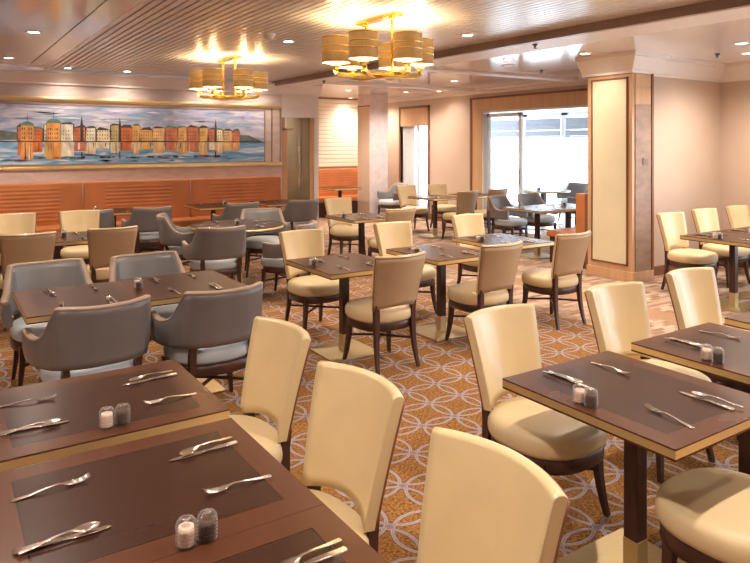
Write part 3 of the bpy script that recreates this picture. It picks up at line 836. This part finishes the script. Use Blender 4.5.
def catmull(P, n):
    out = []
    for i in range(len(P)-1):
        p0 = P[max(i-1, 0)]; p1 = P[i]; p2 = P[i+1]; p3 = P[min(i+2, len(P)-1)]
        for k in range(n):
            t = k/n
            out.append(tuple(.5*((2*b_)+(-a_+c_)*t+(2*a_-5*b_+4*c_-d_)*t*t+(-a_+3*b_-3*c_+d_)*t**3) for a_, b_, c_, d_ in zip(p0, p1, p2, p3)))
    out.append(tuple(P[-1])); return out
def make_grey():
    r = empty('armchair')
    base_parts(r, rearx=.20, reary=-.20, frontx=.225, fronty=.19, rx=.265, ry=.25, post_top=lambda s_: (s_*.205, -.228, .523))
    cushion(.275, .262, .372, .487, cy=.02).build('seat', M['seat_grey'], r)
    # centre line of the shell, with top height and outward lean
    half = [(0, -.268, .835, .045, .500), (.11, -.260, .838, .045, .500), (.200, -.228, .842, .038, .500), (.230, -.200, .832, .030, .498), (.250, -.172, .765, .020, .496), (.275, -.115, .680, .010, .494),
            (.300, -.035, .642, .008, .490), (.310, .06, .640, .010, .488), (.308, .165, .655, .012, .490)]
    L = [(-a_, b_, c_, d_, e_) for a_, b_, c_, d_, e_ in reversed(half[1:])]+half
    C = catmull(L, 6); n = len(C); T = .040
    def nrm(i):
        a_, c_ = C[max(i-1, 0)], C[min(i+1, n-1)]
        d = Vector((c_[0]-a_[0], c_[1]-a_[1])).normalized(); return Vector((d.y, -d.x))   # outward
    v = MB(); rs = []; rim = []; inner = []
    for i, (x_, y_, zt, ln, zb) in enumerate(C):
        nn = nrm(i)
        if nn.dot(Vector((x_, y_))) < 0: nn = -nn
        ring = []
        K = 8
        for k in range(K+1):
            t = k/K; z = zb+(zt-zb)*t; bul = .012*math.sin(PI*t)
            o_ = T/2+ln*t*t+bul; ring.append((x_+nn.x*o_, y_+nn.y*o_, z))
        for k in range(K, -1, -1):
            t = k/K; z = zb+(zt-zb)*t
            o_ = -T/2+ln*t*t; ring.append((x_+nn.x*o_, y_+nn.y*o_, z))
        rs.append(ring)
        rim.append((x_+nn.x*ln, y_+nn.y*ln, zt+.002))
        inner.append([(x_+nn.x*(-T/2-.006+ln*t*t), y_+nn.y*(-T/2-.006+ln*t*t), zb+(zt-zb-.006)*t) for t in [q/K for q in range(K+1)]]+
                     [(x_+nn.x*(-T/2+.002+ln*t*t), y_+nn.y*(-T/2+.002+ln*t*t), zb+(zt-zb-.006)*t) for t in [q/K for q in range(K, -1, -1)]])
    v.rings(rs); v.build('shell', M['grey'], r)
    v = MB(); v.rings(inner); v.build('inner_lining', M['grey_in'], r)
    # rounded arm-and-back rail
    v = MB(); rr_ = []
    for i, p in enumerate(rim):
        nn = nrm(i)
        ring = []
        for j in range(10):
            a_ = 2*PI*j/10; ring.append((p[0]+nn.x*.0235*math.cos(a_), p[1]+nn.y*.0235*math.cos(a_), p[2]+.012*math.sin(a_)))
        rr_.append(ring)
    v.rings(rr_); v.build('top_piping', M['rim'], r)
    return r

GC = 'cream dining chairs'
def cream(x, y, deg, label, key='cream', maker=make_cream, group='cream leather dining chairs'):
    return place(key, maker, (x, y, 0), math.radians(deg), label, 'chair', group)
def grey(x, y, deg, label):
    return place('grey', make_grey, (x, y, 0), math.radians(deg), label, 'chair', 'grey armchairs')

# ---------------------------------------------------------------- tables
ZT = 0.75
def make_table():
    r = empty('dining_table')
    v = MB(); v.box(-TW/2, TW/2, -TD/2, TD/2, ZT-.006, ZT); v.box(-TW/2+.003, TW/2-.003, -TD/2+.003, TD/2-.003, ZT-.034, ZT-.006)
    v.box(-TW/2, TW/2, -TD/2, TD/2, ZT-.042, ZT-.034)
    v.build('tabletop', M['top'], r)
    v = MB(); w = .003
    for (x0, x1, y0, y1) in ((-TW/2, TW/2, -TD/2, -TD/2+w), (-TW/2, TW/2, TD/2-w, TD/2), (-TW/2, -TW/2+w, -TD/2+w, TD/2-w), (TW/2-w, TW/2, -TD/2+w, TD/2-w)):
        v.box(x0, x1, y0, y1, ZT-.034, ZT-.006)
    v.build('brass_edge', M['brass_edge'], r)
    v = MB(); v.box(-.16, .16, -.16, .16, ZT-.054, ZT-.042, bev=.003); v.box(-.032, .032, -.032, .032, .15, ZT-.054, bev=.003); v.build('pedestal_post', M['dark_wood'], r)
    v = MB(); v.box(-.034, .034, -.034, .034, .014, .155, bev=.002); v.build('brass_sleeve', M['brass'], r)
    v = MB(); v.box(-.23, .23, -.23, .23, 0, .014, bev=.003); v.build('base_plate', M['brass'], r)
    return r
def make_round():
    r = empty('round_table')
    v = MB(); v.lathe([(.57, ZT-.042), (.57, ZT-.034), (.566, ZT-.034), (.566, ZT-.006), (.57, ZT-.006), (.57, ZT)], 64, smooth=False); v.build('tabletop', M['top_round'], r)
    v = MB(); v.lathe([(.566, ZT-.034), (.5705, ZT-.034), (.5705, ZT-.006), (.566, ZT-.006)], 64, cap=False); v.build('brass_edge', M['brass_edge'], r)
    v = MB(); v.box(-.045, .045, -.045, .045, .15, ZT-.042, bev=.003); v.build('pedestal_post', M['dark_wood'], r)
    v = MB(); v.box(-.047, .047, -.047, .047, .014, .155, bev=.002); v.build('brass_sleeve', M['brass'], r)
    v = MB(); v.box(-.28, .28, -.28, .28, 0, .014, bev=.003); v.build('base_plate', M['brass'], r)
    return r

# cutlery, pointing to +y, lying on z=0
def flat_profile(v, pts):
    """pts: list of (y, half width, z, thick, dish)"""
    rs = []
    for (y, w, z, t, dish) in pts:
        ring = []
        for j in range(7): s_ = -1+2*j/6; ring.append((s_*w, y, z+t+dish*s_*s_))
        for j in range(6, -1, -1): s_ = -1+2*j/6; ring.append((s_*w, y, z+dish*s_*s_))
        rs.append(ring)
    v.rings(rs)
def make_fork():
    v = MB()
    flat_profile(v, [(-.105, .002, .000, .003, 0), (-.102, .0085, .000, .003, 0), (-.06, .0065, .002, .003, 0), (-.02, .0035, .008, .003, 0), (.015, .0028, .011, .003, 0), (.030, .004, .008, .002, .001),
                     (.040, .0105, .005, .002, .002), (.052, .0125, .003, .002, .002), (.060, .0125, .003, .002, .002)])
    for k in range(4):
        x_ = -.0108+k*.0072
        v.sweep([(x_, .058, .006), (x_, .075, .006), (x_*.98, .092, .010), (x_*.95, .103, .016)], [.0019, .0019, .0016, .0008], 6)
    return tag(v.build('fork', M['steel']))
def make_knife():
    v = MB()
    flat_profile(v, [(-.115, .002, .0, .007, 0), (-.112, .0095, .0, .008, 0), (-.06, .0085, .0, .008, 0), (-.01, .006, .001, .007, 0), (.0, .0065, .002, .004, 0), (.02, .0095, .002, .002, 0), (.07, .0105, .002, .0018, 0), (.10, .0075, .002, .0015, 0), (.115, .001, .002, .001, 0)])
    return tag(v.build('knife', M['steel']))
def make_spoon():
    v = MB()
    flat_profile(v, [(-.100, .002, .000, .003, 0), (-.097, .008, .000, .003, 0), (-.055, .006, .003, .003, 0), (-.015, .0033, .009, .003, 0), (.02, .003, .011, .0025, 0), (.032, .007, .008, .002, .001),
                     (.042, .0145, .003, .002, .004), (.058, .0190, .000, .002, .006), (.074, .0175, .000, .002, .006), (.087, .012, .002, .002, .004), (.095, .002, .006, .001, .0)])
    return tag(v.build('spoon', M['steel']))
def make_shaker(kind):
    r = empty(kind+'_shaker')
    v = MB(); prof = [(.0215, 0.001), (.0240, .003)]
    for k in range(6): prof += [(.0225, .0065+k*.0085), (.0258, .0090+k*.0085), (.0258, .0115+k*.0085)]
    prof += [(.0245, .058), (.0240, .061), (.020, .067), (.012, .0695)]
    v.lathe(prof, 20); v.build('glass_jar', M['shaker_glass'], r)
    v = MB(); prof = [(.0190, .004)]
    for k in range(6): prof += [(.0208, .008+k*.006), (.0196, .011+k*.006)]
    prof += [(.0190, .050)]
    v.lathe(prof, 16); v.build('filling', M[kind], r)
    v = MB(); v.lathe([(.0095, .066), (.0105, .067), (.0105, .0705), (.006, .0725)], 14); v.build('cap', M['steel'], r)
    return r

def xf(cx, cy, rot, lx, ly):
    c, s_ = math.cos(rot), math.sin(rot)
    return (cx+lx*c-ly*s_, cy+lx*s_+ly*c)
def setting(cx, cy, rot, side, desc, hd=.40):
    """side -1: guest at local -y looking to +y; +1: guest at +y"""
    r2 = rot+(0 if side < 0 else PI); rd = random.Random(hash((round(cx*10), round(cy*10), side)) % 9999)
    j = lambda a_: rd.uniform(-a_, a_)
    x_, y_ = xf(cx, cy, r2, -.135+j(.01), -hd+.17+j(.012))
    place('fork', make_fork, (x_, y_, ZT+.0005), r2+math.radians(j(8)), 'silver fork, '+desc, 'fork', 'forks laid on the tables')
    x_, y_ = xf(cx, cy, r2, .135+j(.01), -hd+.175+j(.012)); a0 = r2+math.radians(j(5))
    place('knife', make_knife, (x_, y_, ZT+.0005), a0, 'silver knife, '+desc, 'knife', 'knives laid on the tables')
    x_, y_ = xf(cx, cy, r2, .150+j(.004), -hd+.158+j(.008))
    sp_ = place('spoon', make_spoon, (x_, y_, ZT+.0085), a0+math.radians(9+j(2)), 'silver spoon over the knife, '+desc, 'spoon', 'spoons laid on the knives')
def shakers(cx, cy, rot, desc, lx=-.29, ly=.012):
    for kind, o_ in (('salt', .028), ('pepper', -.026)):
        x_, y_ = xf(cx, cy, rot, lx, ly+o_)
        place(kind, (lambda k_=kind: make_shaker(k_)), (x_, y_, ZT+.0005), 0, ('ribbed glass shaker of pale salt on ' if kind == 'salt' else 'ribbed glass shaker of dark pepper on ')+desc, 'shaker', kind+' shakers')
def table(cx, cy, deg, label, short, sets=((-1, 'near'), (1, 'far')), shk=True, lx=-.29, ly=.012):
    rot = math.radians(deg)
    place('table', make_table, (cx, cy, 0), rot, label, 'table', 'square brass-edged dining tables')
    for s_, nm in sets: setting(cx, cy, rot, s_, nm+' place, '+short)
    if shk: shakers(cx, cy, rot, short, lx, ly)

# left front row (tables turned by 90 degrees)
table(.505, 1.2835, 90, 'dark brown dining table with brass edge cut off by the bottom edge of the photo', 'the bottom-edge table', ((-1, 'right'),), False)
table(.505, 1.985, 90, 'large dark brown inlaid table filling the lower left foreground', 'the lower-left foreground table', ((-1, 'right'), (1, 'left')), lx=-.335, ly=-.045)
table(.530, 2.765, 90, 'dark inlaid table with bright brass front edge behind the lower-left table', 'the brass-fronted second left table', ((-1, 'right'), (1, 'left')), lx=-.27, ly=-.005)
# right front row
table(2.375, 1.692, 0, 'dark brown brass-edged table with its whole near corner showing at lower right', 'the lower-right corner table')
table(3.280, 1.712, 0, 'second dark brown table of the right front row, behind the lower-right corner table', 'the second right-front table')
table(4.15, 1.72, 0, 'dark table whose brass corner just shows at the right edge, third in its row', 'the third right-front table')
# middle row
table(2.885, 4.865, 0, 'dark table on a square brass base, left of the three middle-row tables', 'the left middle-row table')
table(3.940, 4.875, 0, 'dark table on a brass base, centre of the middle row of three', 'the centre middle-row table')
table(4.960, 5.13, 0, 'table with glaring window reflection, right end of the middle row', 'the right middle-row table')
table(4.94, 7.86, 0, 'dark table standing before the lilac marble column, behind the middle row', 'the table before the lilac column')
# grey chair double table
table(.790, 4.725, 0, 'left half of the brown double table between four grey armchairs', 'the left half of the grey-chair table', shk=False)
table(1.492, 4.765, 0, 'right half of the brown double table between four grey armchairs', 'the right half of the grey-chair table', lx=-.315)
# second double table (cream chairs)
table(.76, 7.86, 0, 'left half of the double table among the four tan-backed chairs at far left', 'the left half of the cream-chair table', shk=False)
table(1.46, 7.86, 0, 'right half of the double table among the four tan-backed chairs at far left', 'the right half of the cream-chair table', lx=-.30)
# along the banquette
table(2.25, 10.60, 0, 'small dark table at the banquette behind the left grey armchairs', 'the left banquette table', lx=-.25)
table(3.80, 10.60, 0, 'small dark table at the middle banquette section', 'the middle banquette table', lx=.2)
table(4.95, 10.6, 0, 'small dark table at the banquette near the glass door', 'the banquette table near the glass door', shk=False)
# round table
RT = (3.14, 7.90)
place('round', make_round, (*RT, 0), 0, 'round brown table with brass rim among grey armchairs', 'table')
for a_, nm in ((0, 'near'), (90, 'right'), (180, 'far'), (270, 'left')):
    setting(RT[0], RT[1], math.radians(a_), -1, nm+' place, the round table', hd=.52)
shakers(RT[0], RT[1], 0, 'the round table', 0, 0)
# alcove tables at right
table(7.17, 3.90, 0, 'dark table end with brass post at right in front of the tan alcove', 'the first alcove table')
table(7.89, 3.90, 0, 'middle alcove table joined behind the brass-post table at right edge', 'the second alcove table')
table(8.75, 3.90, 0, 'farthest alcove table beside the right wall', 'the third alcove table', shk=False)
# far tables by the window wall
table(7.95, 10.02, 0, 'small dark table on a white-lit base in front of the narrow window', 'the table before the narrow window', shk=False)
table(8.95, 10.02, 0, 'small table beside the oak doorway casing', 'the table beside the doorway casing', shk=False)
table(7.86, 7.35, 0, 'glossy table beside the booth bench, end toward the room', 'the booth table near end', shk=False)
table(8.57, 7.35, 0, 'glossy table beside the booth bench, end toward the terrace', 'the booth table far end', lx=-.1)
table(7.80, 13.35, 0, 'dark narrow-looking table in the recess before the ribbed bench', 'the recess table', (), False)
g = place('round', make_round, (11.1, 10.2, 0), 0, 'round white-lit table on the terrace in front of the windows', 'table')
shakers(11.1, 10.2, 0, 'the terrace round table', -.15, 0)

# ---------------------------------------------------------------- chairs placed
cream(1.04, 2.8, 93, 'cream chair at left centre foreground, right of the brass-fronted table')
cream(0.985, 2.03, 95, 'large cream chair at centre bottom beside the lower-left foreground table')
cream(0.96, 1.325, 91, 'biggest cream chair back, cut off by the bottom edge left of the right table')
cream(2.414, 2.199, 183, 'cream chair with bluish sheen behind the lower-right corner table')
cream(3.365, 2.249, 178, 'cream chair with bluish sheen behind the second table of the right front row')
cream(4.195, 2.286, 178, 'cream chair with bluish sheen behind the third table of the right front row')
cream(2.40, 1.29, 0, 'cream round seat with no back in view at the bottom right corner')
cream(3.30, 1.28, 0, 'cream chair tucked at the near side of the second right front table')
cream(2.984, 4.485, 1, 'tan-backed chair in the centre of the photo seen from behind')
cream(4.035, 4.47, 1, 'tan-backed chair second from left of the three seen from behind in the middle row')
cream(5.088, 4.592, 1, 'tan-backed chair on its own nearest the ivory pillar')
cream(2.99, 5.552, 181, 'cream chair facing us behind the left table of the middle row')
cream(4.102, 5.597, 181, 'cream chair facing us behind the centre table of the middle row')
cream(5.297, 5.771, 180, 'cream chair facing us behind the right table of the middle row')
cream(5.25, 8.751, 180, 'cream chair facing us left of the lilac marble column')
cream(5.104, 7.46, 2, 'tan-backed chair just right of the lilac marble column')
cream(0.74, 7.4, 0, 'tan-backed chair at the left edge with its back toward us')
cream(1.515, 7.432, -1, 'tan-backed chair seen from behind between the grey armchairs at left')
cream(0.8, 8.85, 180, 'cream chair facing us at the left edge in front of the banquette')
cream(1.524, 8.829, 179, 'cream chair facing us before the banquette seam at left')
cream(7.482, 4.558, 177, 'cream chair nearest the pillar in the right alcove')
cream(8.301, 4.615, 177, 'second cream chair from the pillar in the right alcove')
cream(9.1, 4.62, 178, 'third cream chair from the pillar in the right alcove, at the right edge')
cream(7.22, 3.46, 0, 'cream chair at the near side of the first alcove table, cut by the right edge')
cream(8.05, 10.8, 180, 'cream chair before the white curtain of the narrow window')
cream(8.85, 10.8, 180, 'cream chair facing us against the tan wall left of the doorway')
cream(8.02, 9.45, 0, 'tan-backed chair with slender legs before the doorway casing')
cream(8.85, 9.55, 0, 'honey-brown backed chair directly before the terrace door leaf', 'honey', make_honey, None)
# grey armchairs
grey(0.785, 4.284, 6, 'front left grey armchair seen from behind at the double table')
grey(1.51, 4.281, 4, 'front right grey armchair seen from behind at the double table')
grey(0.72, 5.40, 183, 'grey armchair facing us at the far left side of the double table')
grey(1.44, 5.37, 182, 'grey armchair facing us at the far right side of the double table')
grey(2.632, 7.25, -5, 'grey armchair seen from behind at the near side of the round table')
grey(2.66, 8.50, -106, 'grey armchair in profile at the left of the round table')
grey(3.728, 8.42, 164, 'pale grey armchair facing us behind the round table')
grey(3.38, 7.0, 46, 'grey armchair at the near right of the round table, partly behind a cream chair')
grey(2.6, 9.98, 0, 'grey armchair seen from behind at the right of the left banquette table')
grey(1.8, 10, 0, 'grey armchair mostly hidden behind the cream chair before the banquette')
grey(3.95, 9.95, 2, 'grey armchair seen from behind at the middle banquette table')
grey(5.009, 9.95, -2, 'blue-grey armchair seen from behind before the glass door')
grey(8.20, 8.30, 195, 'lilac-grey armchair at the left of the booth table facing right')
grey(9.0, 8.40, 180, 'grey armchair behind the booth table, second from left')
grey(8.70, 12.55, 90, 'grey armchair beside the column in front of the narrow window')
grey(11.3, 9.35, 20, 'bluish armchair on the terrace near the booth bench')
grey(12.2, 10.3, 100, 'farthest bluish armchair on the terrace by the window posts')

# light portals: guide daylight sampling through the real window openings
def portal(x, y, z, sy, sz, name):
    l = bpy.data.lights.new(name, 'AREA'); l.shape = 'RECTANGLE'; l.size = sz; l.size_y = sy
    try: l.cycles.is_portal = True
    except Exception: pass
    o = bpy.data.objects.new(name, l); COL.objects.link(o); o.location = (x, y, z); o.rotation_euler = (0, PI/2, 0)
portal(WX+.16, .4, 1.28, 7.0, 2.1, 'window_portal')
portal(TX+.16, 10.2, 1.25, 9.6, 2.5, 'terrace_portal')
